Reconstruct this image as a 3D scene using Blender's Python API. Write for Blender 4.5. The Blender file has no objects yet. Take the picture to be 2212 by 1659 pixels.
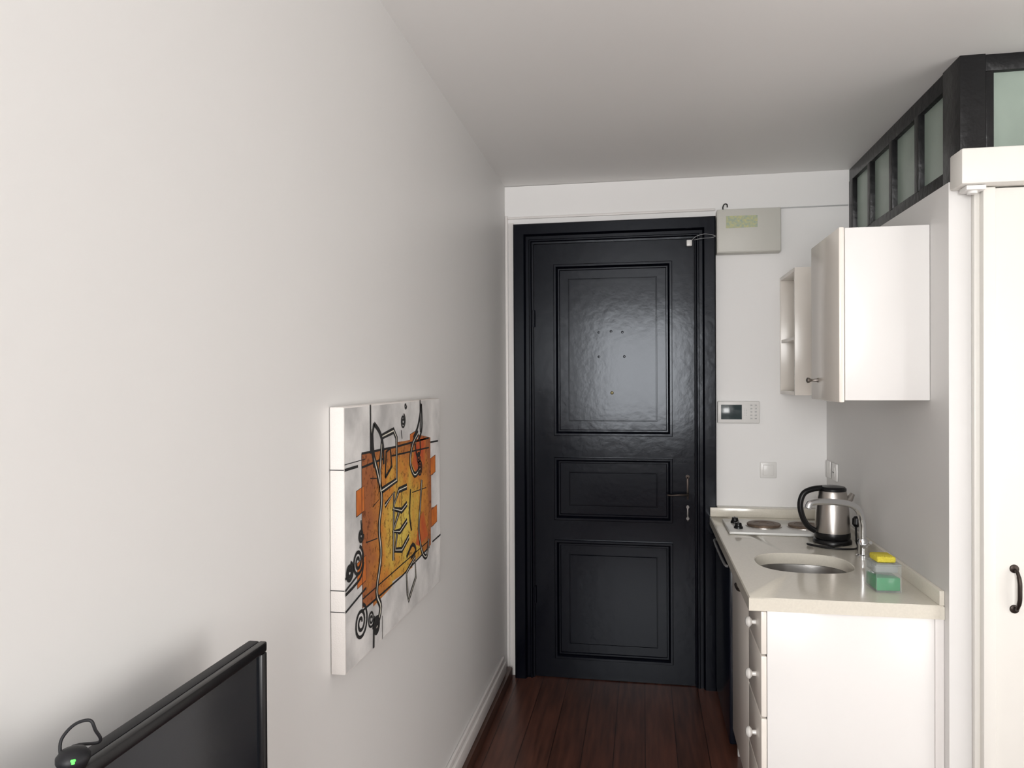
import bpy, bmesh, math, random
from mathutils import Vector, Matrix
random.seed(4)
scene=bpy.context.scene
COL=scene.collection
ZOOM=None
try:
    scene.view_settings.view_transform='Standard'
except Exception: pass

# ---------------------------------------------------------------- materials
def mat(name,col,rough=.5,metal=0,bump=0,bscale=40,var=0,vscale=3,coat=0,alpha=1,trans=0,spec=None,col2=None,emit=None,es=0,stint=None):
    m=bpy.data.materials.new(name); m.use_nodes=True
    nt=m.node_tree; b=nt.nodes['Principled BSDF']
    b.inputs['Base Color'].default_value=(*col,1)
    b.inputs['Roughness'].default_value=rough
    b.inputs['Metallic'].default_value=metal
    b.inputs['Coat Weight'].default_value=coat
    b.inputs['Alpha'].default_value=alpha
    b.inputs['Transmission Weight'].default_value=trans
    if spec is not None: b.inputs['Specular IOR Level'].default_value=spec
    if stint: b.inputs['Specular Tint'].default_value=(*stint,1)
    if emit: 
        b.inputs['Emission Color'].default_value=(*emit,1); b.inputs['Emission Strength'].default_value=es
    g=nt.nodes.new('ShaderNodeNewGeometry')
    if var>0 or col2:
        n=nt.nodes.new('ShaderNodeTexNoise'); n.inputs['Scale'].default_value=vscale; n.inputs['Detail'].default_value=4
        nt.links.new(g.outputs['Position'],n.inputs['Vector'])
        r=nt.nodes.new('ShaderNodeValToRGB'); r.color_ramp.elements[0].position=.3; r.color_ramp.elements[1].position=.7
        c2=col2 if col2 else tuple(c*(1-var) for c in col)
        r.color_ramp.elements[0].color=(*c2,1); r.color_ramp.elements[1].color=(*col,1)
        nt.links.new(n.outputs['Fac'],r.inputs['Fac']); nt.links.new(r.outputs['Color'],b.inputs['Base Color'])
    if bump>0:
        n2=nt.nodes.new('ShaderNodeTexNoise'); n2.inputs['Scale'].default_value=bscale; n2.inputs['Detail'].default_value=3
        nt.links.new(g.outputs['Position'],n2.inputs['Vector'])
        bp=nt.nodes.new('ShaderNodeBump'); bp.inputs['Strength'].default_value=bump; bp.inputs['Distance'].default_value=.01
        nt.links.new(n2.outputs['Fac'],bp.inputs['Height']); nt.links.new(bp.outputs['Normal'],b.inputs['Normal'])
    return m
M={}
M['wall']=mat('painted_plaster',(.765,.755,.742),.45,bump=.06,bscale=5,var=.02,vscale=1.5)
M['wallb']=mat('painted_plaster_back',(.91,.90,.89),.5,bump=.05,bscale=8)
M['ceil']=mat('ceiling_paint',(.89,.88,.865),.5,bump=.05,bscale=3)
M['black']=mat('black_gloss_paint',(.0018,.0024,.0055),.16,bump=.05,bscale=22,spec=.24,stint=(.88,.93,1.0))
M['blackframe']=mat('black_window_paint',(.008,.008,.009),.35,bump=.3,bscale=30,spec=.35)
M['white']=mat('white_lacquer',(.84,.825,.81),.25,bump=.02,bscale=10)
M['cream']=mat('cream_paint',(.82,.80,.755),.4,bump=.04,bscale=20)
M['front']=mat('cream_lacquer_front',(.87,.82,.755),.22)
M['trimw']=mat('white_trim_paint',(.84,.81,.79),.4,bump=.08,bscale=25)
M['top']=mat('cream_quartz',(.76,.72,.63),.12,var=.06,vscale=150)
M['steel']=mat('brushed_steel',(.52,.49,.46),.3,1,bump=.03,bscale=200)
M['chrome']=mat('chrome',(.80,.81,.83),.08,1)
M['sink']=mat('sink_steel',(.42,.41,.40),.32,1,bump=.03,bscale=120)
M['blk']=mat('black_plastic',(.006,.006,.007),.3,spec=.35)
M['blkm']=mat('matte_black_plastic',(.010,.010,.012),.5,spec=.3)
M['screen']=mat('dark_screen_glass',(.012,.014,.018),.12,spec=.35)
M['fridge']=mat('fridge_dark_front',(.006,.008,.015),.25,spec=.35)
M['grey']=mat('grey_metal_box',(.64,.63,.58),.45)
M['pvc']=mat('white_plastic',(.84,.83,.81),.3)
M['pvcg']=mat('grey_plastic',(.50,.50,.50),.4)
M['iron']=mat('antique_bronze',(.045,.035,.03),.38,.8)
M['knobm']=mat('aged_silver',(.28,.255,.235),.35,.9)
M['porc']=mat('porcelain',(.85,.83,.80),.12,coat=.5)
M['plate']=mat('rusty_hotplate',(.20,.14,.10),.5,.4,var=.5,vscale=30)
M['enam']=mat('white_enamel',(.72,.72,.70),.2)
M['glass']=mat('frosted_green_glass',(.38,.46,.40),.3,var=.22,vscale=4)
M['brown']=mat('dark_brown_skirting',(.10,.042,.026),.4,var=.4,vscale=12)
M['canvas']=mat('white_canvas',(.72,.685,.655),.8,bump=.15,bscale=300)
M['canvasg']=mat('painted_canvas',(.76,.745,.73),.7,col2=(.44,.435,.43),vscale=9,bump=.15,bscale=300)
M['ink']=mat('black_ink',(.012,.012,.012),.6)
M['inkw']=mat('white_paint_stroke',(.70,.66,.56),.6)
M['orange']=mat('orange_paint',(.66,.19,.03),.6,col2=(.44,.11,.02),vscale=24)
M['red']=mat('red_paint',(.46,.055,.02),.6,col2=(.52,.15,.03),vscale=26)
M['clear']=mat('clear_plastic',(.70,.76,.76),.10,alpha=.10,spec=.25)
M['green']=mat('green_soap',(.0,.27,.08),.15,spec=.5)
M['sponge']=mat('yellow_sponge',(.80,.68,.07),.9,bump=.8,bscale=220)
M['led']=mat('green_led',(.1,.9,.1),.4,emit=(.1,1,.1),es=1)
M['sticker']=mat('meter_sticker',(.62,.60,.28),.5,col2=(.36,.45,.38),vscale=90)
M['lcd']=mat('lcd_screen',(.04,.06,.065),.15)
M['brass']=mat('brass',(.10,.085,.045),.35,.9)

def planks():
    m=bpy.data.materials.new('dark_wood_planks'); m.use_nodes=True; nt=m.node_tree; b=nt.nodes['Principled BSDF']
    g=nt.nodes.new('ShaderNodeNewGeometry'); sp=nt.nodes.new('ShaderNodeSeparateXYZ'); nt.links.new(g.outputs['Position'],sp.inputs[0])
    mu=nt.nodes.new('ShaderNodeMath'); mu.operation='MULTIPLY'; mu.inputs[1].default_value=1/.135; nt.links.new(sp.outputs['X'],mu.inputs[0])
    fl=nt.nodes.new('ShaderNodeMath'); fl.operation='FLOOR'; nt.links.new(mu.outputs[0],fl.inputs[0])
    fr=nt.nodes.new('ShaderNodeMath'); fr.operation='FRACT'; nt.links.new(mu.outputs[0],fr.inputs[0])
    wn=nt.nodes.new('ShaderNodeTexWhiteNoise'); wn.noise_dimensions='1D'; nt.links.new(fl.outputs[0],wn.inputs['W'])
    mp=nt.nodes.new('ShaderNodeMapping'); mp.inputs['Scale'].default_value=(30,2.2,1); nt.links.new(g.outputs['Position'],mp.inputs['Vector'])
    n=nt.nodes.new('ShaderNodeTexNoise'); n.inputs['Scale'].default_value=1.5; n.inputs['Detail'].default_value=6; nt.links.new(mp.outputs[0],n.inputs['Vector'])
    ad=nt.nodes.new('ShaderNodeMath'); ad.operation='MULTIPLY_ADD'; ad.inputs[1].default_value=.25; nt.links.new(wn.outputs['Value'],ad.inputs[0]); nt.links.new(n.outputs['Fac'],ad.inputs[2])
    r=nt.nodes.new('ShaderNodeValToRGB'); r.color_ramp.elements[0].position=.35; r.color_ramp.elements[0].color=(.046,.018,.012,1)
    r.color_ramp.elements[1].position=.95; r.color_ramp.elements[1].color=(.155,.060,.040,1); nt.links.new(ad.outputs[0],r.inputs['Fac'])
    lt=nt.nodes.new('ShaderNodeMath'); lt.operation='GREATER_THAN'; lt.inputs[1].default_value=.025; nt.links.new(fr.outputs[0],lt.inputs[0])
    mx=nt.nodes.new('ShaderNodeMix'); mx.data_type='RGBA'; mx.inputs['A'].default_value=(.014,.007,.005,1)
    nt.links.new(lt.outputs[0],mx.inputs['Factor']); nt.links.new(r.outputs['Color'],mx.inputs['B']); nt.links.new(mx.outputs['Result'],b.inputs['Base Color'])
    b.inputs['Roughness'].default_value=.32
    bp=nt.nodes.new('ShaderNodeBump'); bp.inputs['Strength'].default_value=.3; bp.inputs['Distance'].default_value=.003
    nt.links.new(lt.outputs[0],bp.inputs['Height']); nt.links.new(bp.outputs['Normal'],b.inputs['Normal'])
    return m
M['floor']=planks()

def artblock():
    m=bpy.data.materials.new('orange_yellow_brushwork'); m.use_nodes=True; nt=m.node_tree; b=nt.nodes['Principled BSDF']
    g=nt.nodes.new('ShaderNodeNewGeometry')
    vs=nt.nodes.new('ShaderNodeVectorMath'); vs.operation='DISTANCE'; vs.inputs[1].default_value=(-.706,2.12,1.18); nt.links.new(g.outputs['Position'],vs.inputs[0])
    n=nt.nodes.new('ShaderNodeTexNoise'); n.inputs['Scale'].default_value=15; n.inputs['Detail'].default_value=10; n.inputs['Roughness'].default_value=.6; nt.links.new(g.outputs['Position'],n.inputs['Vector'])
    a=nt.nodes.new('ShaderNodeMath'); a.operation='MULTIPLY_ADD'; a.inputs[1].default_value=2.0; nt.links.new(vs.outputs['Value'],a.inputs[0])
    n3=nt.nodes.new('ShaderNodeMath'); n3.operation='MULTIPLY'; n3.inputs[1].default_value=.75; nt.links.new(n.outputs['Fac'],n3.inputs[0]); nt.links.new(n3.outputs[0],a.inputs[2])
    r=nt.nodes.new('ShaderNodeValToRGB'); e=r.color_ramp.elements
    e[0].position=.46; e[0].color=(.70,.53,.10,1); e[1].position=1.0; e[1].color=(.34,.11,.035,1)
    x=e.new(.62); x.color=(.62,.37,.06,1); x=e.new(.76); x.color=(.58,.23,.035,1)
    nt.links.new(a.outputs[0],r.inputs['Fac'])
    n2=nt.nodes.new('ShaderNodeTexNoise'); n2.inputs['Scale'].default_value=60; n2.inputs['Detail'].default_value=8; n2.inputs['Roughness'].default_value=.7; nt.links.new(g.outputs['Position'],n2.inputs['Vector'])
    r2=nt.nodes.new('ShaderNodeValToRGB'); r2.color_ramp.elements[0].position=.37; r2.color_ramp.elements[0].color=(.25,.13,.09,1)
    r2.color_ramp.elements[1].position=.48; r2.color_ramp.elements[1].color=(1,1,1,1); nt.links.new(n2.outputs['Fac'],r2.inputs['Fac'])
    mx=nt.nodes.new('ShaderNodeMix'); mx.data_type='RGBA'; mx.blend_type='MULTIPLY'; mx.inputs['Factor'].default_value=.8
    nt.links.new(r.outputs['Color'],mx.inputs['A']); nt.links.new(r2.outputs['Color'],mx.inputs['B']); nt.links.new(mx.outputs['Result'],b.inputs['Base Color'])
    b.inputs['Roughness'].default_value=.6
    return m
M['art']=artblock()

# ---------------------------------------------------------------- geometry helpers
WL={}
class B:
    def __init__(s): s.bm=bmesh.new()
    def _merge(s,t,m):
        for f in t.faces: f.material_index=m
        me=bpy.data.meshes.new('t'); t.to_mesh(me); t.free(); s.bm.from_mesh(me); bpy.data.meshes.remove(me)
    def box(s,x0,x1,y0,y1,z0,z1,bev=0,m=0,seg=2,mtx=None):
        t=bmesh.new(); bmesh.ops.create_cube(t,size=1)
        for v in t.verts: v.co=Vector(((x0+x1)/2+v.co.x*(x1-x0),(y0+y1)/2+v.co.y*(y1-y0),(z0+z1)/2+v.co.z*(z1-z0)))
        if bev>0: bmesh.ops.bevel(t,geom=t.edges[:],offset=bev,segments=seg,profile=.5,affect='EDGES')
        if mtx: bmesh.ops.transform(t,matrix=mtx,verts=t.verts[:])
        s._merge(t,m); return s
    def tube(s,pts,r,n=12,m=0,cap=True):
        pts=[Vector(p) for p in pts]; rs=r if isinstance(r,(list,tuple)) else [r]*len(pts)
        t=bmesh.new(); up=None; rings=[]
        for i,p in enumerate(pts):
            d=(pts[min(i+1,len(pts)-1)]-pts[max(i-1,0)])
            if d.length<1e-9: d=Vector((0,0,1))
            d.normalize()
            if up is None:
                up=Vector((0,0,1)) if abs(d.z)<.9 else Vector((1,0,0))
            up=(up-d*up.dot(d)); up.normalize(); sd=d.cross(up)
            rings.append([t.verts.new(p+(up*math.cos(a)+sd*math.sin(a))*rs[i]) for a in [2*math.pi*k/n for k in range(n)]])
        for a,b in zip(rings,rings[1:]):
            for k in range(n): t.faces.new((a[k],a[(k+1)%n],b[(k+1)%n],b[k]))
        if cap: t.faces.new(rings[0][::-1]); t.faces.new(rings[-1])
        bmesh.ops.recalc_face_normals(t,faces=t.faces[:])
        s._merge(t,m); return s
    def loops(s,rings,m=0,capA=False,capB=True,closed=True):
        t=bmesh.new(); R=[[t.verts.new(p) for p in r] for r in rings]; n=len(R[0])
        for a,b in zip(R,R[1:]):
            for k in range(n if closed else n-1): t.faces.new((a[k],a[(k+1)%n],b[(k+1)%n],b[k]))
        if capA: t.faces.new(R[0][::-1])
        if capB: t.faces.new(R[-1])
        s._merge(t,m); return s
    def lathe(s,c,prof,n=40,m=0,ax='z',sx=1,sy=1,capA=True,capB=True):
        rings=[]
        for r,h in prof:
            ring=[]
            for k in range(n):
                a=2*math.pi*k/n; p=(r*sx*math.cos(a),r*sy*math.sin(a),h)
                if ax=='y': p=(p[0],h,p[1])
                if ax=='x': p=(h,p[0],p[1])
                ring.append(Vector(c)+Vector(p))
            rings.append(ring)
        t=bmesh.new(); R=[[t.verts.new(p) for p in r] for r in rings]
        for a,b in zip(R,R[1:]):
            for k in range(n): t.faces.new((a[k],a[(k+1)%n],b[(k+1)%n],b[k]))
        if capA: t.faces.new(R[0][::-1])
        if capB: t.faces.new(R[-1])
        bmesh.ops.recalc_face_normals(t,faces=t.faces[:])
        s._merge(t,m); return s
    def done(s,name,mats,parent=None,label=None,cat=None,kind=None,group=None,angle=35,recalc=False):
        if not isinstance(mats,list): mats=[mats]
        bm=s.bm
        if recalc: bmesh.ops.recalc_face_normals(bm,faces=bm.faces[:])
        xs=[v.co.x for v in bm.verts]; ys=[v.co.y for v in bm.verts]; zs=[v.co.z for v in bm.verts]
        c=Vector(((min(xs)+max(xs))/2,(min(ys)+max(ys))/2,min(zs)))
        for v in bm.verts: v.co-=c
        me=bpy.data.meshes.new(name); bm.to_mesh(me); bm.free()
        for m in mats: me.materials.append(m)
        me.shade_smooth(); me.set_sharp_from_angle(angle=math.radians(angle))
        o=bpy.data.objects.new(name,me); COL.objects.link(o)
        fin(o,c,parent,label,cat,kind,group); return o
def fin(o,c,parent=None,label=None,cat=None,kind=None,group=None):
    WL[o]=Vector(c)
    if parent: o.parent=parent; o.location=Vector(c)-WL[parent]
    else: o.location=c
    if label: o['label']=label
    if cat: o['category']=cat
    if kind: o['kind']=kind
    if group: o['group']=group
def empty(name,c,label,cat,kind=None,parent=None,group=None):
    o=bpy.data.objects.new(name,None); o.empty_display_size=.05; COL.objects.link(o); fin(o,c,parent,label,cat,kind,group); return o
def smooth_pts(pts,n=6):
    P=[Vector(p) for p in pts]; out=[]
    for i in range(len(P)-1):
        p0=P[max(i-1,0)];p1=P[i];p2=P[i+1];p3=P[min(i+2,len(P)-1)]
        for k in range(n):
            t=k/n; out.append(.5*((2*p1)+(p2-p0)*t+(2*p0-5*p1+4*p2-p3)*t*t+(3*p1-p0-3*p2+p3)*t**3))
    out.append(P[-1]); return out

# ---------------------------------------------------------------- room
XL,XR,XW,YB,H=-.745,.919,1.03,4.0,2.675
YF=-2.0; XE=3.2
WT=2.215
B().box(XL-.15,XE+.15,YF-.15,YB+.15,-.08,0).done('floor',M['floor'],kind='structure',label='dark reddish brown wooden plank floor',cat='floor')
# the old ceiling rises a few centimetres from the entrance towards the window along the long wall
def cz(x,y): return H+.021*max(0,min(4-y,6.2))*max(0,min(1,(1.03-x)/1.775))
nx,ny=14,14
xs_=[XL-.15+(1.03-(XL-.15))*i/nx for i in range(nx+1)]+[XE+.15]; ys_=[YF-.15+(YB+.15-(YF-.15))*j/ny for j in range(ny+1)]
b=B(); t_=bmesh.new()
lo=[[t_.verts.new((x,y,cz(x,y))) for y in ys_] for x in xs_]; hi=[[t_.verts.new((x,y,H+.26)) for y in ys_] for x in xs_]
for i in range(len(xs_)-1):
    for j in range(ny):
        t_.faces.new((lo[i][j],lo[i][j+1],lo[i+1][j+1],lo[i+1][j])); t_.faces.new((hi[i][j],hi[i+1][j],hi[i+1][j+1],hi[i][j+1]))
for i in range(len(xs_)-1):
    t_.faces.new((lo[i][0],lo[i+1][0],hi[i+1][0],hi[i][0])); t_.faces.new((lo[i][-1],hi[i][-1],hi[i+1][-1],lo[i+1][-1]))
for j in range(ny):
    t_.faces.new((lo[0][j],hi[0][j],hi[0][j+1],lo[0][j+1])); t_.faces.new((lo[-1][j],lo[-1][j+1],hi[-1][j+1],hi[-1][j]))
bmesh.ops.recalc_face_normals(t_,faces=t_.faces[:])
b._merge(t_,0); b.done('ceiling',M['ceil'],kind='structure',label='plain painted grey white ceiling',cat='ceiling')
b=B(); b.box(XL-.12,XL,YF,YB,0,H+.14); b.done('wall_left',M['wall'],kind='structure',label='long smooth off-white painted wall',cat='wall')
b=B()
b.box(XL-.12,-.600,YB,YB+.12,0,H); b.box(.280,XE,YB,YB+.12,0,H); b.box(-.600,.280,YB,YB+.12,2.375,H); b.box(-.600,.280,YB+.08,YB+.12,0,2.375)
b.done('wall_back',M['wallb'],kind='structure',label='white painted end wall around the entrance door',cat='wall')
YN=2.462
b=B()
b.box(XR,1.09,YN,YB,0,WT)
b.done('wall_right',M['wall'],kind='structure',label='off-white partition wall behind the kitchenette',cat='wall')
b=B(); b.box(1.76,XE,YN,YN+.12,0,WT); b.box(1.09,1.76,YN,YN+.12,2.185,WT)
b.done('wall_bathroom',M['wallb'],kind='structure',label='white partition wall beside the cream door',cat='wall')
B().box(XE,XE+.12,YF,YB,0,H).done('wall_far_right',M['wallb'],kind='structure',label='white side wall of the room',cat='wall')
wx0,wx1,wz0,wz1=-.70,.62,.95,2.50
b=B(); b.box(XL,wx0,YF-.12,YF,0,H+.14); b.box(wx1,XE,YF-.12,YF,0,H+.14); b.box(wx0,wx1,YF-.12,YF,0,wz0); b.box(wx0,wx1,YF-.12,YF,wz1,H+.14)
b.done('wall_front',M['wallb'],kind='structure',label='white wall with the large daylight window',cat='wall')
b=B()
for x in (wx0,(wx0+wx1)/2-.025,wx1-.05): b.box(x,x+.05,YF-.09,YF-.03,wz0,wz1,.004)
b.box(wx0+.05,wx1-.05,YF-.09,YF-.03,wz0,wz0+.05,.004); b.box(wx0+.05,wx1-.05,YF-.09,YF-.03,wz1-.05,wz1,.004)
b.done('window_3',M['cream'],kind='structure',label='white framed daylight window',cat='window')

# clerestory windows
zb,zt=WT,H
b=B()
ys=[3.965,3.665,3.36,3.058,2.774]
b.box(XW,XW+.05,2.79,YB,zt-.062,zt,.003); b.box(XW,XW+.05,2.79,YB,zb,2.330,.003)
for i,y in enumerate(ys[:-1]): 
    w=.022 if i else .034
    b.box(XW-.002,XW+.052,y-w,y+w,2.325,zt-.06,.003)
b.box(XW-.004,1.104,2.655,2.80,zb+.001,zt+.002,.003)
wf=b.done('window_1',M['blackframe'],kind='structure',label='black painted clerestory frame with frosted green panes',cat='window')
for i in range(4):
    y0=ys[i+1]+.022; y1=ys[i]-.022
    if i==3: y0=2.80
    B().box(XW+.02,XW+.026,y0,y1,2.330,zt-.062).done('window_pane',M['glass'],parent=wf)
b=B()
b.box(1.105,XE,2.66,2.71,zt-.055,zt,.003); b.box(1.105,XE,2.66,2.71,zb,2.30,.003); b.box(1.66,1.71,2.66,2.71,2.30,zt-.055,.003)
b.box(1.105,1.13,2.66,2.71,2.30,zt-.055,.003)
wf=b.done('window_2',M['blackframe'],kind='structure',label='black painted clerestory frame above the cream door',cat='window')
B().box(1.13,1.66,2.68,2.686,2.30,zt-.055).done('window_pane',M['glass'],parent=wf)
B().box(1.71,XE-.01,2.68,2.686,2.30,zt-.055).done('window_pane',M['glass'],parent=wf)

# skirting on the left wall
b=B()
b.box(XL,XL+.040,YF,3.945,.0,.062,.004,0)
b.box(XL,XL+.024,YF,3.86,.062,.125,.006,1); b.box(XL,XL+.014,YF,3.86,.125,.150,.005,1)
b.done('baseboard_left',[M['brown'],M['trimw']],kind='structure',label='skirting board, white top strip over dark brown base',cat='skirting board')

def uprof(b,x0,x1,z1,prof,m=0):
    rings=[[(x0+i,y,0),(x0+i,y,z1-i),(x1-i,y,z1-i),(x1-i,y,0)] for i,y in prof]
    t=bmesh.new(); R=[[t.verts.new(p) for p in r] for r in rings]
    for a,c in zip(R,R[1:]):
        for k in range(3): t.faces.new((a[k],c[k],c[k+1],a[k+1]))
    bmesh.ops.recalc_face_normals(t,faces=t.faces[:])
    t.faces.ensure_lookup_table()
    if sum(f.normal.y*f.calc_area() for f in t.faces)>0: bmesh.ops.reverse_faces(t,faces=t.faces[:])
    b._merge(t,m)
b=B()
b.box(-.742,-.728,3.988,4.0,0,2.515,.003); b.box(-.724,-.694,3.988,4.0,0,2.475,.003)
b.box(-.728,.372,3.990,4.0,2.495,2.508,.003)
b.done('trim_1',M['trimw'],kind='structure',label='white wooden trim beside the black door frame',cat='trim')
B().box(.692,1.025,3.993,4.0,2.492,2.498,.001).done('trim_2',M['pvcg'],kind='structure',label='thin horizontal cable strip on the white wall',cat='trim')

# ---------------------------------------------------------------- black entrance door
b=B()
uprof(b,-.692,.370,2.460,[(0,4.0),(0,3.957),(.006,3.951),(.057,3.951),(.062,3.960),(.066,3.974),(.082,3.974),(.086,3.968),(.092,3.968),(.097,3.980),(.106,3.982),(.106,4.07)])
D=b.done('door_1',M['black'],kind='structure',label='tall glossy black panelled wooden entrance door with frame',cat='door',angle=4)
yf=3.992
b=B()
lx0,lx1,lz0,lz1=-.5845,.2625,.004,2.3525
px0,px1=-.477,.150
pan=[(1.315,2.24),(.859,1.199),(.109,.753)]
b.box(lx0,lx1,yf+.022,yf+.05,lz0,lz1)
b.box(lx0,px0,yf,yf+.03,lz0,lz1,.0); b.box(px1,lx1,yf,yf+.03,lz0,lz1)
zz=[lz0]+[v for p in reversed(pan) for v in p]+[lz1]
for i in range(0,len(zz),2): b.box(px0,px1,yf,yf+.03,zz[i],zz[i+1])
for z0,z1 in pan:
    prof=[(0,0),(0,-.010),(.003,-.015),(.013,-.015),(.019,-.006),(.023,.005),(.030,.005),(.033,.011),(.078,.011),(.0795,.015),(.083,.015),(.085,.006),(.089,.006)]
    rings=[[(px0+i,yf+y,z0+i),(px1-i,yf+y,z0+i),(px1-i,yf+y,z1-i),(px0+i,yf+y,z1-i)] for i,y in prof]
    b.loops(rings)
leaf=b.done('door_leaf',M['black'],parent=D,angle=4)
b=B()
b.box(.221,.232,yf-.005,yf,.985,1.105,.002); b.lathe((.2265,0,1.105),[(.010,yf-.005),(.010,yf)],ax='y',n=20); 
b.done('handle_plate',M['iron'],parent=leaf)
b=B()
b.box(.222,.231,yf-.004,yf,.87,.955,.002); b.lathe((.2265,0,.945),[(.008,yf-.005),(.008,yf)],ax='y',n=20); b.lathe((.2265,0,.885),[(.008,yf-.005),(.008,yf)],ax='y',n=20)
b.done('keyhole_plate',mat('dull_steel',(.14,.13,.125),.4,.8),parent=leaf)
B().tube([(.2265,yf,1.015),(.2265,yf-.040,1.015),(.215,yf-.046,1.015),(.18,yf-.046,1.014),(.14,yf-.044,1.010),(.12,yf-.040,1.012)],[.006,.006,.006,.0055,.005,.005]).done('door_handle',M['iron'],parent=leaf,label='dark bronze lever handle')
B().lathe((-.166,0,1.546),[(.009,yf+.006),(.009,yf+.003),(.006,yf+.002)],ax='y',n=20).done('peephole',M['brass'],parent=leaf)
for x,z in [(-.235,1.87),(-.17,1.875),(-.11,1.87),(-.235,1.74),(-.10,1.74)]:
    B().lathe((x,0,z),[(.008,yf+.009),(.007,yf+.0055),(.004,yf+.005)],ax='y',n=14).done('filled_screw_hole',M['black'],parent=leaf)
for z in (.45,1.95):
    B().tube([(-.585,3.985,z-.045),(-.585,3.985,z+.045)],.007).done('hinge',M['black'],parent=D)
s=B().box(.224,.252,3.966,3.990,2.312,2.344,.004).done('door_sensor',M['pvc'],label='small white magnetic contact sensor on the black door',cat='sensor')
B().tube(smooth_pts([(.25,3.964,2.339),(.27,3.947,2.356),(.31,3.94,2.366),(.345,3.943,2.362),(.368,3.946,2.354),(.345,3.944,2.346),(.30,3.942,2.344),(.262,3.955,2.340)]),.0010,n=8).done('sensor_cable',M['pvcg'],parent=s)

# ---------------------------------------------------------------- items on end wall
P=B().box(.374,.688,3.925,4.0,2.262,2.485,.004).done('electrical_box',M['grey'],label='grey metal electrical box high beside the black door',cat='electrical box')
B().box(.378,.684,3.919,3.925,2.266,2.481,.002).done('box_lid',M['grey'],parent=P)
B().box(.418,.572,3.9178,3.919,2.387,2.448).done('sticker',M['sticker'],parent=P,label='silver green meter sticker')
B().tube(smooth_pts([(.412,3.99,2.49),(.408,3.97,2.505),(.415,3.965,2.52),(.428,3.97,2.52),(.430,3.97,2.505)]),.003).done('wall_hook',M['blkm'],label='small black hook above the electrical box',cat='hook')
I=B().box(.378,.590,3.975,4.0,1.388,1.502,.006).done('intercom',M['pvc'],label='white intercom panel with dark screen by the door',cat='intercom')
B().box(.396,.500,3.9735,3.975,1.408,1.484,.0006).done('intercom_screen',M['lcd'],parent=I)
for i in range(5):
    for j in range(2):
        B().box(.542+j*.022,.552+j*.022,3.9725,3.975,1.41+i*.017,1.416+i*.017,.001).done('button',M['pvcg'],parent=I)
b=B(); [b.lathe((.515+(k%2)*.008,0,1.43+.008*(k//2)),[(.0018,3.9742),(.0018,3.9755)],ax='y',n=8) for k in range(10)]
b.done('speaker_grille',M['pvcg'],parent=I)
Sx=B().box(.592,.674,3.990,4.0,1.105,1.187,.004).done('light_switch',M['pvc'],label='white square light switch on the white wall',cat='light switch')
B().box(.606,.660,3.986,3.991,1.119,1.173,.003).done('switch_rocker',M['pvc'],parent=Sx)
So=B().box(XR-.010,XR,3.77,3.855,1.12,1.205,.004).done('wall_socket',M['pvc'],label='white wall socket above the worktop',cat='socket')
b=B(); b.lathe((0,3.812,1.162),[(.026,XR-.0135),(.026,XR-.009)],ax='x',n=28); So2=b.done('socket_face',M['pvc'],parent=So)
for y in (3.803,3.822):
    b=B(); b.lathe((0,y,1.162),[(.003,XR-.0145),(.003,XR-.010)],ax='x',n=10); b.done('socket_hole',M['blkm'],parent=So)
So=B().box(XR-.010,XR,3.895,3.975,1.12,1.205,.004).done('wall_socket',M['pvc'],label='white blank wall plate above the worktop',cat='socket')

# ---------------------------------------------------------------- worktop with sink cutout
sc=Vector((.602,2.995)); SA,SB=.175,.155
def supr(a,A,Bq,e=2.5):
    c,s=math.cos(a),math.sin(a); r=(abs(c/A)**e+abs(s/Bq)**e)**(-1/e); return r*c,r*s
X0,X1,Y0,Y1,Z0,Z1=.334,.9185,2.495,3.943,.867,.91
angs=[2*math.pi*k/72 for k in range(72)]
for cx,cy in ((X0,Y0),(X1,Y0),(X0,Y1),(X1,Y1)): angs.append(math.atan2(cy-sc.y,cx-sc.x)%(2*math.pi))
angs=sorted(set(angs))
def rect(a,g=0):
    c,s=math.cos(a),math.sin(a); t=1e9
    if c>1e-9: t=min(t,(X1-g-sc.x)/c)
    if c<-1e-9: t=min(t,(X0+g-sc.x)/c)
    if s>1e-9: t=min(t,(Y1-g-sc.y)/s)
    if s<-1e-9: t=min(t,(Y0+g-sc.y)/s)
    return sc.x+c*t,sc.y+s*t
def el(a,k=1):
    x,y=supr(a,SA*k,SB*k); return sc.x+x,sc.y+y
rings=[[(*el(a),Z0) for a in angs],[(*el(a),Z1-.003) for a in angs],[(*el(a,1.018),Z1) for a in angs],
       [(*rect(a,.004),Z1) for a in angs],[(*rect(a),Z1-.004) for a in angs],[(*rect(a),Z0) for a in angs],[(*el(a),Z0) for a in angs]]
b=B(); b.loops(rings,capB=False)
b.box(.374,X1,3.943,3.999,Z0,Z1)
W=b.done('worktop',M['top'],label='cream stone kitchen worktop with sink cutout',cat='worktop',recalc=True)
b=B(); b.box(.336,X1-.015,3.928,3.943,Z1,.956,.002); b.box(.374,X1-.015,3.943,3.999,Z1,.956,.002); b.box(X1-.015,X1,Y0,3.999,Z1,.956,.002)
b.done('upstand',M['top'],parent=W)
b=B()
prof=[(1.06,.8655),(1.0,.8655),(.985,.85),(.965,.79),(.93,.765),(.82,.748),(.5,.742),(.16,.739)]
b.loops([[(*el(a,k),z) for a in angs] for k,z in prof],capB=True)
S=b.done('sink',M['sink'],label='oval stainless steel sink set into the worktop',cat='sink',angle=60)
B().lathe((sc.x,sc.y,0),[(.035,.7392),(.034,.743),(.026,.7435),(.024,.741)]).done('drain',M['chrome'],parent=S)
fx,fy=.853,3.13
F=B().lathe((fx,fy,0),[(.025,.9105),(.025,.918),(.020,.922),(.018,.955),(.019,.975),(.016,.982)]).done('faucet',M['chrome'],label='chrome swan neck kitchen faucet behind the sink',cat='faucet')
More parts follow.
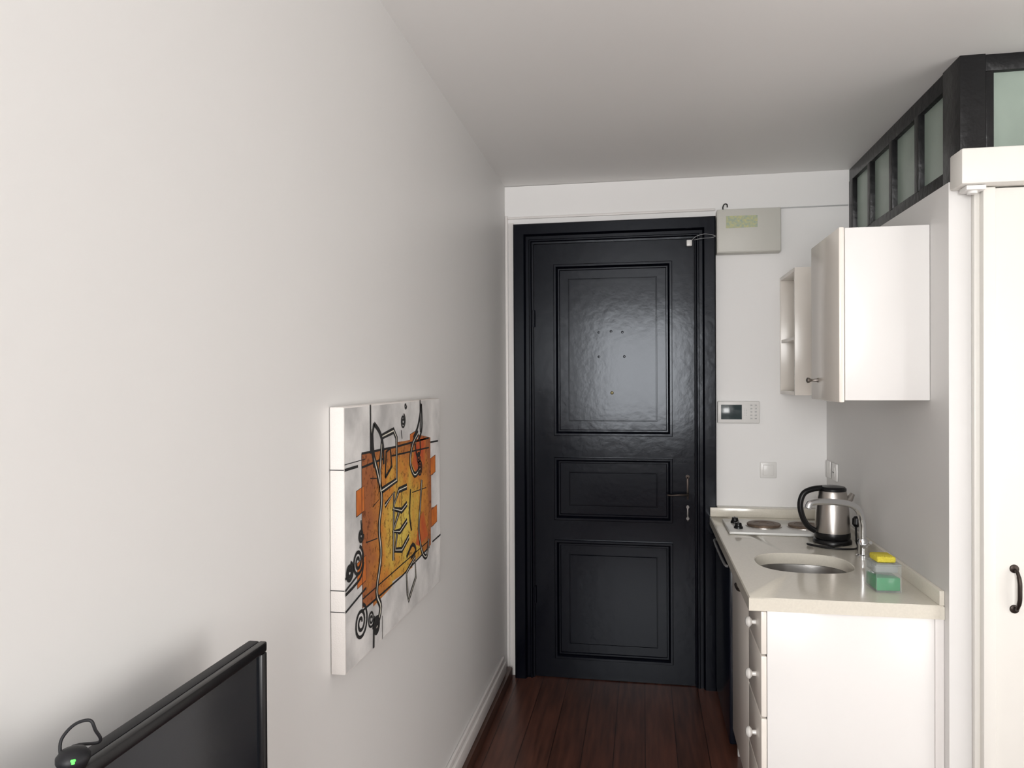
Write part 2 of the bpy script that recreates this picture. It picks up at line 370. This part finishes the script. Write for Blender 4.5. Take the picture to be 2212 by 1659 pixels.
pts=smooth_pts([(fx,fy,.98),(fx-.001,fy-.003,1.04),(fx-.014,fy-.010,1.088),(fx-.045,fy-.03,1.118),(fx-.10,fy-.060,1.133),(fx-.17,fy-.095,1.140),(fx-.218,fy-.115,1.138),(fx-.230,fy-.120,1.118)])
B().tube(pts,[.0135]*8+[.0125]*(len(pts)-8),n=16).done('spout',M['chrome'],parent=F)
B().tube([(fx-.002,fy-.02,.955),(fx+.003,fy-.05,.965),(fx+.006,fy-.085,.985)],[.008,.006,.007]).done('lever',M['chrome'],parent=F)

# ---------------------------------------------------------------- base units
fxx=.373
U=empty('drawer_unit',(.63,2.65,0),'white kitchen drawer unit with porcelain knobs under the worktop','kitchen cabinet')
b=B(); b.box(.392,.893,2.505,2.523,.0,.866,.001); b.box(.392,.893,2.782,2.800,.0,.74,.001); b.box(.41,.893,2.523,2.782,.09,.108); b.box(.42,.435,2.523,2.782,0,.09)
b.done('body',M['white'],parent=U)
B().box(.8935,.9185,2.500,2.516,0,.866,.001).done('filler_strip',M['trimw'],parent=U)
kz=[.79,.613,.413,.213]
db=[(.722,.862),(.518,.716),(.314,.512),(.110,.308)]
for (z0,z1),k in zip(db,kz):
    d=B(); d.box(fxx,.391,2.507,2.797,z0,z1,.003); d.box(.391,.80,2.53,2.775,z0+.02,z0+.03)
    d=d.done('drawer',M['front'],parent=U)
    n=B(); n.lathe((0,2.625,k),[(.008,fxx),(.007,fxx-.012),(.012,fxx-.014),(.018,fxx-.020),(.018,fxx-.026),(.012,fxx-.032),(.004,fxx-.034)],ax='x',n=24,m=0)
    n.done('knob',M['porc'],parent=d,label='white porcelain knob')
C=empty('sink_cabinet',(.63,3.05,0),'cream kitchen sink cabinet with single door','kitchen cabinet')
b=B(); b.box(.392,.893,2.803,2.820,0,.74,.001); b.box(.392,.893,3.282,3.30,0,.866,.001); b.box(.41,.893,2.82,3.282,.09,.108); b.box(.42,.435,2.82,3.282,0,.09)
b.done('body',M['white'],parent=C)
d=B().box(fxx,.391,2.805,3.297,.11,.862,.003).done('cabinet_door',M['front'],parent=C)
B().tube(smooth_pts([(fxx,2.87,.828),(fxx-.022,2.872,.828),(fxx-.028,2.89,.828),(fxx-.028,2.94,.828),(fxx-.022,2.958,.828),(fxx,2.96,.828)]),.0055).done('handle',M['iron'],parent=d,label='antique bronze bow handle')
G=empty('mini_fridge',(.63,3.62,0),'dark mini fridge with grey handle under the worktop','fridge')
B().box(.40,.89,3.32,3.92,.02,.845,.006).done('body',M['blkm'],parent=G)
d=B().box(.362,.399,3.32,3.92,.03,.845,.008).done('fridge_door',M['fridge'],parent=G)
B().tube(smooth_pts([(.362,3.345,.80),(.352,3.36,.80),(.347,3.45,.803),(.345,3.62,.805),(.347,3.80,.803),(.352,3.88,.80),(.362,3.895,.80)]),.006).done('handle',mat('handle_grey',(.28,.28,.28),.35),parent=d,label='grey curved bar handle')
for x in (.44,.85):
    for y in (3.36,3.88): B().lathe((x,y,0),[(.015,0),(.015,.02)],n=14).done('foot',M['blkm'],parent=G)

# ---------------------------------------------------------------- hob
h=empty('electric_hob',(.63,3.65,.91),'white two plate electric hob on the worktop','hob')
B().box(.382,.870,3.485,3.805,.9105,.924,.005).done('hob_body',M['enam'],parent=h,label='pale enamel hob tray')
for x,r in ((.555,.076),(.735,.070)):
    b=B(); b.lathe((x,3.64,0),[(r+.006,.924),(r+.006,.928),(r,.929)],m=1); b.lathe((x,3.64,0),[(r,.929),(r,.936),(r-.004,.938),(r*.62,.938),(r*.6,.9365),(r*.3,.9365),(r*.28,.935),(.01,.935)],m=0)
    b.done('hotplate',[M['plate'],M['steel']],parent=h)
for y in (3.57,3.70):
    b=B(); b.lathe((.432,y,0),[(.021,.924),(.020,.932),(.016,.936),(.014,.948),(.012,.950)],n=28); b.box(.4285,.4355,y-.015,y+.015,.942,.953,.002)
    b.done('control_knob',M['blk'],parent=h)

# ---------------------------------------------------------------- kettle
kx,ky=.80,3.385
dr=Vector((.985,.175,0))
K=empty('electric_kettle',(kx,ky,.91),'brushed steel electric kettle with black handle and base','kettle')
B().lathe((kx,ky,0),[(.078,.9105),(.078,.922),(.074,.928),(.070,.930)]).done('kettle_base',M['blk'],parent=K)
B().lathe((kx,ky,0),[(.070,.931),(.073,.936),(.073,.955),(.072,.958)]).done('kettle_foot',M['blk'],parent=K)
b=B(); b.lathe((kx,ky,0),[(.071,.958),(.0715,.97),(.068,1.04),(.062,1.10),(.057,1.130),(.055,1.135)])
c=Vector((kx,ky,0))
b.tube([c+dr*.05+Vector((0,0,1.080)),c+dr*.075+Vector((0,0,1.100)),c+dr*.088+Vector((0,0,1.120))],[.020,.016,.010],n=14)
b.done('kettle_body',M['steel'],parent=K,angle=50)
B().lathe((kx,ky,0),[(.057,1.135),(.057,1.145),(.050,1.152),(.030,1.155),(.012,1.156)]).done('lid',M['blk'],parent=K)
b=B(); pts=smooth_pts([c-dr*.045+Vector((0,0,1.145)),c-dr*.085+Vector((0,0,1.141)),c-dr*.122+Vector((0,0,1.123)),c-dr*.138+Vector((0,0,1.08)),c-dr*.131+Vector((0,0,1.03)),c-dr*.108+Vector((0,0,.985)),c-dr*.075+Vector((0,0,.962))])
b.tube(pts,.0125,n=12); b.done('handle',M['blk'],parent=K)
cord=smooth_pts([c+Vector((.02,-.08,.916)),c+Vector((-.03,-.115,.916)),c+Vector((-.10,-.10,.916)),c+Vector((-.115,-.07,.916)),c+Vector((-.06,-.135,.916)),c+Vector((.02,-.15,.916)),c+Vector((.07,-.12,.916)),c+Vector((.082,-.06,.93)),c+Vector((.088,-.03,.985))])
b=B(); b.tube(cord,.004,n=8); b.tube([c+Vector((.088,-.03,.985)),c+Vector((.090,-.028,.995)),c+Vector((.092,-.024,1.02)),c+Vector((.092,-.022,1.03))],[.008,.017,.017,.008],n=14)
b.done('power_cord',M['blk'],parent=K)

# ---------------------------------------------------------------- soap caddy
q=empty('soap_dispenser',(.785,2.66,.91),'clear plastic sponge caddy filled with green dish soap','soap dispenser')
rz=Matrix.Translation((.790,2.665,.91))@Matrix.Rotation(math.radians(4),4,'Z')@Matrix.Diagonal((.80,.85,1.18,1))@Matrix.Translation((0,0,-.91))
B().box(-.0465,.0465,-.0565,.0565,.9155,.952,.003,mtx=rz).done('green_soap_liquid',M['green'],parent=q)
b=B()
b.box(-.050,.050,-.060,-.057,.911,.985,.001,mtx=rz); b.box(-.050,.050,.057,.060,.911,.985,.001,mtx=rz)
b.box(-.050,-.047,-.057,.057,.911,.985,.001,mtx=rz); b.box(.047,.050,-.057,.057,.911,.985,.001,mtx=rz); b.box(-.047,.047,-.057,.057,.911,.914,mtx=rz)
b.done('tank',M['clear'],parent=q)
b=B(); b.box(-.051,.051,-.061,.061,.985,.990,.002,mtx=rz); b.box(-.047,.047,-.035,.055,.962,.984,.004,mtx=rz)
b.done('tray',mat('milky_plastic',(.50,.54,.54),.2,alpha=.45),parent=q)
sp=B(); sp.box(-.038,.038,-.038,.048,.9905,1.008,.006,mtx=rz)
sp.done('sponge',M['sponge'],label='yellow sponge resting on the soap dispenser',cat='sponge')

# ---------------------------------------------------------------- wall cabinet + open shelf
A=empty('wall_cabinet',(.78,2.81,1.542),'white wall cabinet with glossy door above the worktop','kitchen cabinet')
B().box(.658,XR-.001,2.61,3.015,1.545,2.117,.002).done('body',M['white'],parent=A)
d=B().box(.638,.656,2.606,3.018,1.538,2.120,.005).done('cabinet_door',M['front'],parent=A)
b=B(); b.lathe((0,2.905,1.612),[(.009,.638),(.006,.633),(.0045,.620),(.006,.612),(.010,.606),(.010,.600),(.004,.596)],ax='x',n=20); b.done('knob',M['knobm'],parent=d,label='aged silver knob')
b=B()
sx0,sx1,sy0,sy1,sz0,sz1=.693,XR-.001,3.62,3.998,1.54,2.135
t=.017
b.box(sx0,sx1,sy0,sy0+t,sz0,sz1,.001); b.box(sx0,sx1,sy1-t,sy1,sz0,sz1,.001)
b.box(sx0,sx1,sy0+t,sy1-t,sz0,sz0+t,.001); b.box(sx0,sx1,sy0+t,sy1-t,sz1-t,sz1,.001); b.box(sx1-.006,sx1,sy0+t,sy1-t,sz0+t,sz1-t)
O=b.done('open_wall_shelf',M['front'],label='small open cream wall shelf unit in the corner',cat='shelf')
B().box(sx0+.004,sx1-.006,sy0+t,sy1-t,1.80,1.815,.001).done('shelf_board',M['front'],parent=O)

# ---------------------------------------------------------------- cream door at the side
b=B()
b.box(XR+.077,XR+.112,2.415,YN,0,2.185,.004); b.box(1.70,1.76,2.415,YN,0,2.185,.004)
b.box(XR+.062,XR+.078,2.44,YN,0,2.185,.003)
D2=b.done('door_2',M['cream'],kind='structure',label='cream painted interior door with bronze bow handle',cat='door')
b=B(); X0d,X1d=XR+.114,1.698; Yd=2.425
b.box(X0d,X1d,Yd,Yd+.03,.006,2.183,.003)
for z0,z1 in ((.15,1.0),(1.12,2.06)):
    pr=[(0,0),(.0,-.008),(.012,-.010),(.02,.0),(.022,.001)]
    b.loops([[(X0d+.13+i,Yd+y,z0+i),(X1d-.10-i,Yd+y,z0+i),(X1d-.10-i,Yd+y,z1-i),(X0d+.13+i,Yd+y,z1-i)] for i,y in pr],capB=False)
lf=b.done('door_leaf',M['cream'],parent=D2)
hx,hz=1.083,.99
b=B(); b.tube(smooth_pts([(hx,Yd,hz+.056),(hx,Yd-.018,hz+.055),(hx+.002,Yd-.028,hz+.03),(hx+.002,Yd-.030,hz),(hx+.002,Yd-.028,hz-.03),(hx,Yd-.018,hz-.055),(hx,Yd,hz-.056)]),[.005]*10+[.006]*17+[.005]*10,n=12)
for s in (-1,1): b.lathe((hx,0,hz+s*.060),[(.013,Yd),(.012,Yd-.004),(.007,Yd-.006)],ax='y',n=20,sy=1)
b.done('handle',M['iron'],parent=lf,label='antique bronze bow handle')
b=B(); b.box(XR+.002,2.2,2.372,YN-.001,2.187,2.292,.006); 
b.done('trim_3',M['cream'],kind='structure',label='cream boxed header above the interior door',cat='trim')
b=B(); b.box(XR+.02,XR+.074,2.385,2.44,2.172,2.186,.003); b.lathe((XR+.045,2.41,0),[(.014,2.165),(.014,2.172)],n=16)
b.done('trim_4',M['pvc'],kind='structure',label='small white track bracket under the header',cat='trim')

# ---------------------------------------------------------------- painting
cy0,cy1,cz0,cz1=1.676,2.520,.911,1.556; cx=-.707
Pn=empty('canvas_painting',(-.726,2.093,cz0),'abstract canvas painting with orange block and black doodles on the wall','painting')
b=B(); b.box(XL+.001,cx,cy0,cy1,cz0,cz1,.003,0)
b.done('canvas',M['canvas'],parent=Pn)
CW,CH=cy1-cy0,cz1-cz0
b=B()
def P3(s,t,l): return (cx+.0004+l*.0003,cy0+s*CW,cz0+t*CH)
def poly(pts,m,l):
    tb=bmesh.new(); f=tb.faces.new([tb.verts.new(P3(s,t,l)) for s,t in pts]); f.normal_update()
    if f.normal.x<0: f.normal_flip()
    b._merge(tb,m)
def rib(pts,w,m,l,sm=True,asp=CW/CH):
    P=[Vector((p[0]*CW,p[1]*CH,0)) for p in pts]
    if sm and len(P)>2: P=smooth_pts(P,5)
    tb=bmesh.new(); L=[]
    for i,p in enumerate(P):
        d=P[min(i+1,len(P)-1)]-P[max(i-1,0)]; d.normalize(); n=Vector((-d.y,d.x,0))*w/2
        L.append([tb.verts.new((cx+.0004+l*.0003,cy0+q.x,cz0+q.y)) for q in (p+n,p-n)])
    for a,c in zip(L,L[1:]):
        f=tb.faces.new((a[0],a[1],c[1],c[0])); f.normal_update()
        if f.normal.x<0: f.normal_flip()
    b._merge(tb,m)
poly([(.004,.005),(.996,.005),(.996,.995),(.004,.995)],0,0)
poly([(.13,.20),(.22,.19),(.22,.17),(.40,.19),(.40,.21),(.62,.20),(.62,.22),(.86,.24),(.86,.33),(.90,.33),(.90,.43),(.87,.43),(.87,.60),(.90,.60),(.90,.69),(.86,.69),(.86,.80),(.70,.83),(.70,.81),(.45,.82),(.45,.80),(.13,.81)],1,1)
for s0,s1,t0,t1,mm in [(.085,.15,.57,.68,2),(.09,.16,.29,.40,2),(.86,.93,.60,.70,2),(.87,.95,.33,.43,2),(.60,.66,.79,.85,2)]:
    poly([(s0,t0),(s1,t0+.01),(s1,t1),(s0,t1-.01)],mm,1.5); rib([(s0,t0),(s1,t0+.01),(s1,t1),(s0,t1-.01),(s0,t0)],.002,4,2,False)
poly([(.62,.70),(.70,.62),(.78,.68),(.80,.80),(.70,.82),(.66,.76)],3,2)
poly([(.66,.30),(.70,.28),(.82,.30),(.76,.44),(.71,.42)],3,2)
rib([(.13,.81),(.45,.80),(.84,.80)],.006,4,2,False); rib([(.13,.19),(.5,.20),(.84,.235)],.006,4,2,False); rib([(.13,.81),(.13,.19)],.003,4,2,False)
rib([(.13,.755),(.33,.765)],.006,4,2.2,False); rib([(.40,.765),(.84,.75)],.005,4,2.2,False); rib([(.13,.235),(.84,.27)],.004,4,2.2,False)
rib([(.20,.70),(.26,.69),(.28,.60),(.22,.58)],.003,4,2.2,False); rib([(.62,.56),(.80,.55)],.003,4,2.2,False); rib([(.16,.45),(.26,.44)],.003,4,2.2,False); rib([(.50,.27),(.50,.60)],.003,4,2.2,False)
for p,w in [([(.205,1),(.205,.80)],.009),([(.225,.12),(.220,.0)],.012),([(.725,1),(.725,.84)],.009),([(.0,.765),(.10,.765)],.007),([(.0,.785),(.16,.785)],.002),
            ([(.0,.315),(.10,.345)],.006),([(.0,.235),(.16,.27)],.006),([(.86,.775),(.97,.77)],.006),([(.88,.25),(1,.255)],.006),([(.0,.36),(.04,.36)],.006),([(.30,.0),(.30,.10)],.003)]:
    rib(p,w,4,3,False)
def outlined(pts,w=.012,sm=True):
    rib(pts,w+.011,4,3.2,sm); rib(pts,max(w-.005,.003),5,3.5,sm)
outl=outlined
outl([(.215,.90),(.225,.80),(.27,.70),(.30,.60),(.275,.48),(.29,.36),(.25,.22),(.285,.14),(.24,.06)],.010)
rib([(.235,.92),(.215,.85),(.235,.74)],.013,4,4.2); rib([(.235,.92),(.285,.88),(.315,.82),(.32,.74)],.013,4,4.2)
outl([(.29,.63),(.285,.72),(.31,.86),(.42,.875),(.45,.84),(.45,.65),(.29,.63)],.009,False)
rib([(.335,.68),(.345,.79),(.385,.80),(.40,.72),(.335,.68)],.010,4,4,False)
outl([(.56,.60),(.47,.60),(.41,.53),(.50,.50),(.56,.52)],.008,False)
outl([(.47,.50),(.41,.43),(.48,.41),(.56,.44)],.008,False)
outl([(.45,.41),(.43,.34),(.50,.32),(.58,.36)],.008,False)
outl([(.33,.56),(.42,.60),(.41,.30)],.006,False)
rib([(.60,.58),(.59,.46),(.61,.38)],.010,4,4)
rib([(.74,.98),(.70,.88),(.64,.82)],.012,4,4.2); rib([(.74,.98),(.745,.86),(.70,.80)],.012,4,4.2)
outl([(.70,.84),(.63,.79),(.60,.71),(.65,.64),(.72,.66)],.008)
rib([(.66,.79),(.68,.73),(.72,.74),(.72,.80)],.010,4,4)
outl([(.74,.60),(.72,.48),(.70,.36),(.74,.24),(.80,.20),(.83,.28)],.007)
outl([(.56,.10),(.55,.20),(.65,.24),(.66,.14),(.57,.06),(.56,.10)],.006,False)
rib([(.55,.27),(.62,.31),(.66,.27),(.60,.25)],.012,4,4)
def swirl(s,t,r,turn=2.0,w=.006,r0=.15):
    n=int(18*turn); pts=[]
    for k in range(n+1):
        a=2*math.pi*turn*k/n; rr=r*(r0+(1-r0)*k/n); pts.append((s+rr*math.cos(a)/CW,t+rr*math.sin(a)/CH))
    rib(pts,w,4,4.5,False)
swirl(.030,.375,.024,2.2,.009); swirl(.095,.395,.038,2.2,.009); swirl(.115,.15,.045,2.2,.009); swirl(.20,.13,.024,2,.006)
swirl(.52,.91,.022,2.2,.006); swirl(.715,.66,.026,2.4,.007); swirl(.245,.08,.026,2.5,.009); swirl(.55,1-.02,.010,1,.007); swirl(.12,.49,.018,2,.007); swirl(.70,.72,.020,2,.006)
rib([(.0,.30),(.06,.31),(.12,.33),(.14,.38)],.008,4,4); rib([(.12,.55),(.125,.50)],.005,4,4); rib([(.50,.87),(.51,.83)],.004,4,4)
b.done('painted_design',[M['canvasg'],M['art'],M['orange'],M['red'],M['ink'],M['inkw']],parent=Pn)
for z in (.765,.235,.315):
    B().box(cx-.037,cx-.001,cy0-.0006,cy0-.0001,cz0+z*CH-.001,cz0+z*CH+.001).done('wrapped_edge_line',M['ink'],parent=Pn)

# ---------------------------------------------------------------- television + sensor
ty0,ty1,tz0,tz1=.405,1.138,.745,1.188
T=empty('television',(-.66,.77,tz0),'flat black television mounted on the white wall','television')
b=B(); b.box(-.650,-.630,ty0,ty1,tz0,tz1,.004); b.box(-.690,-.650,ty0+.1,ty1-.1,tz0+.06,tz1-.10,.012)
b.done('back_shell',M['blkm'],parent=T)
b=B(); w=.017
b.box(-.630,-.617,ty0,ty1,tz1-w,tz1,.003); b.box(-.630,-.617,ty0,ty1,tz0,tz0+.028,.003); b.box(-.630,-.617,ty0,ty0+w,tz0+.028,tz1-w,.003); b.box(-.630,-.617,ty1-w,ty1,tz0+.028,tz1-w,.003)
b.done('bezel',M['blk'],parent=T)
B().box(-.629,-.623,ty0+w,ty1-w,tz0+.028,tz1-w).done('screen',M['screen'],parent=T)
b=B(); b.box(-.744,-.738,.64,.90,.85,1.05,.002); b.box(-.738,-.691,.66,.70,.87,1.03,.002); b.box(-.738,-.691,.84,.88,.87,1.03,.002)
b.done('wall_bracket',M['blkm'],parent=T)
wx,wy,wz=-.628,.725,tz1
Wc=empty('webcam',(wx,wy,wz),'small round black webcam with green light on the television','webcam')
b=B(); b.lathe((wx,wy,0),[(.009,wz+.0005),(.014,wz+.003),(.0175,wz+.010),(.0175,wz+.015),(.013,wz+.021),(.005,wz+.0235)],n=32)
b.done('webcam_body',M['blkm'],parent=Wc,angle=60)
v=Vector((0-wx,0-wy,0)).normalized()
B().lathe((wx+v.x*.015,wy+v.y*.015,0),[(.003,wz+.013),(.003,wz+.0165),(.002,wz+.0175)],n=12).done('indicator_light',M['led'],parent=Wc)
cr=Vector((.985,.175,0)); cc=Vector((wx,wy,wz))
b=B(); b.tube(smooth_pts([cc-cr*.014+Vector((0,0,.012)),cc-cr*.017+Vector((0,.005,.030)),cc-cr*.006+Vector((0,.01,.045)),cc+cr*.010+Vector((0,.012,.049)),cc+cr*.018+Vector((-.002,.012,.038)),cc+cr*.020+Vector((-.006,.02,.020)),cc+cr*.012+Vector((-.045,.03,.004)),cc+Vector((-.07,.05,-.05))]),.0018,n=10)
b.done('cable',M['blkm'],parent=Wc)

# ---------------------------------------------------------------- lights
def area(name,loc,rot,sx,sy,pw,col,target=None):
    l=bpy.data.lights.new(name,'AREA'); l.shape='RECTANGLE'; l.size=sx; l.size_y=sy; l.energy=pw; l.color=col
    o=bpy.data.objects.new(name,l); o.location=loc; COL.objects.link(o)
    if target: o.rotation_euler=(Vector(target)-Vector(loc)).to_track_quat('-Z','Y').to_euler()
    else: o.rotation_euler=rot
    return o
area('window_daylight',((wx0+wx1)/2,YF-.16,(wz0+wz1)/2),(math.radians(90),0,0),wx1-wx0,wz1-wz0,126,(1.0,.99,.98))
area('room_fill',(2.75,.55,1.25),None,1.9,1.6,33,(1,.98,.955),target=(-.5,3.6,2.1))  # added fill lamp inside the room, brightens the left wall; no window here
wd=bpy.data.worlds.new('world'); scene.world=wd; wd.use_nodes=True
wd.node_tree.nodes['Background'].inputs[0].default_value=(.85,.93,1,1); wd.node_tree.nodes['Background'].inputs[1].default_value=1.0

# ---------------------------------------------------------------- camera
cam=bpy.data.cameras.new('camera'); cam.lens=1600/2212*36; cam.sensor_width=36; cam.clip_start=.02
co=bpy.data.objects.new('camera',cam); COL.objects.link(co)
th=math.atan(284/1600)
R=Matrix.Rotation(th,4,'Z')@Matrix.Rotation(math.radians(90)-.006,4,'X')@Matrix.Rotation(-.005,4,'Z')
co.matrix_world=Matrix.Translation((0,0,1.62))@R
if ZOOM:
    zx,zy,zk=ZOOM; cam.lens*=zk; cam.shift_x=zk*(zx-1106)/2212; cam.shift_y=-zk*(zy-829.5)/2212
scene.camera=co
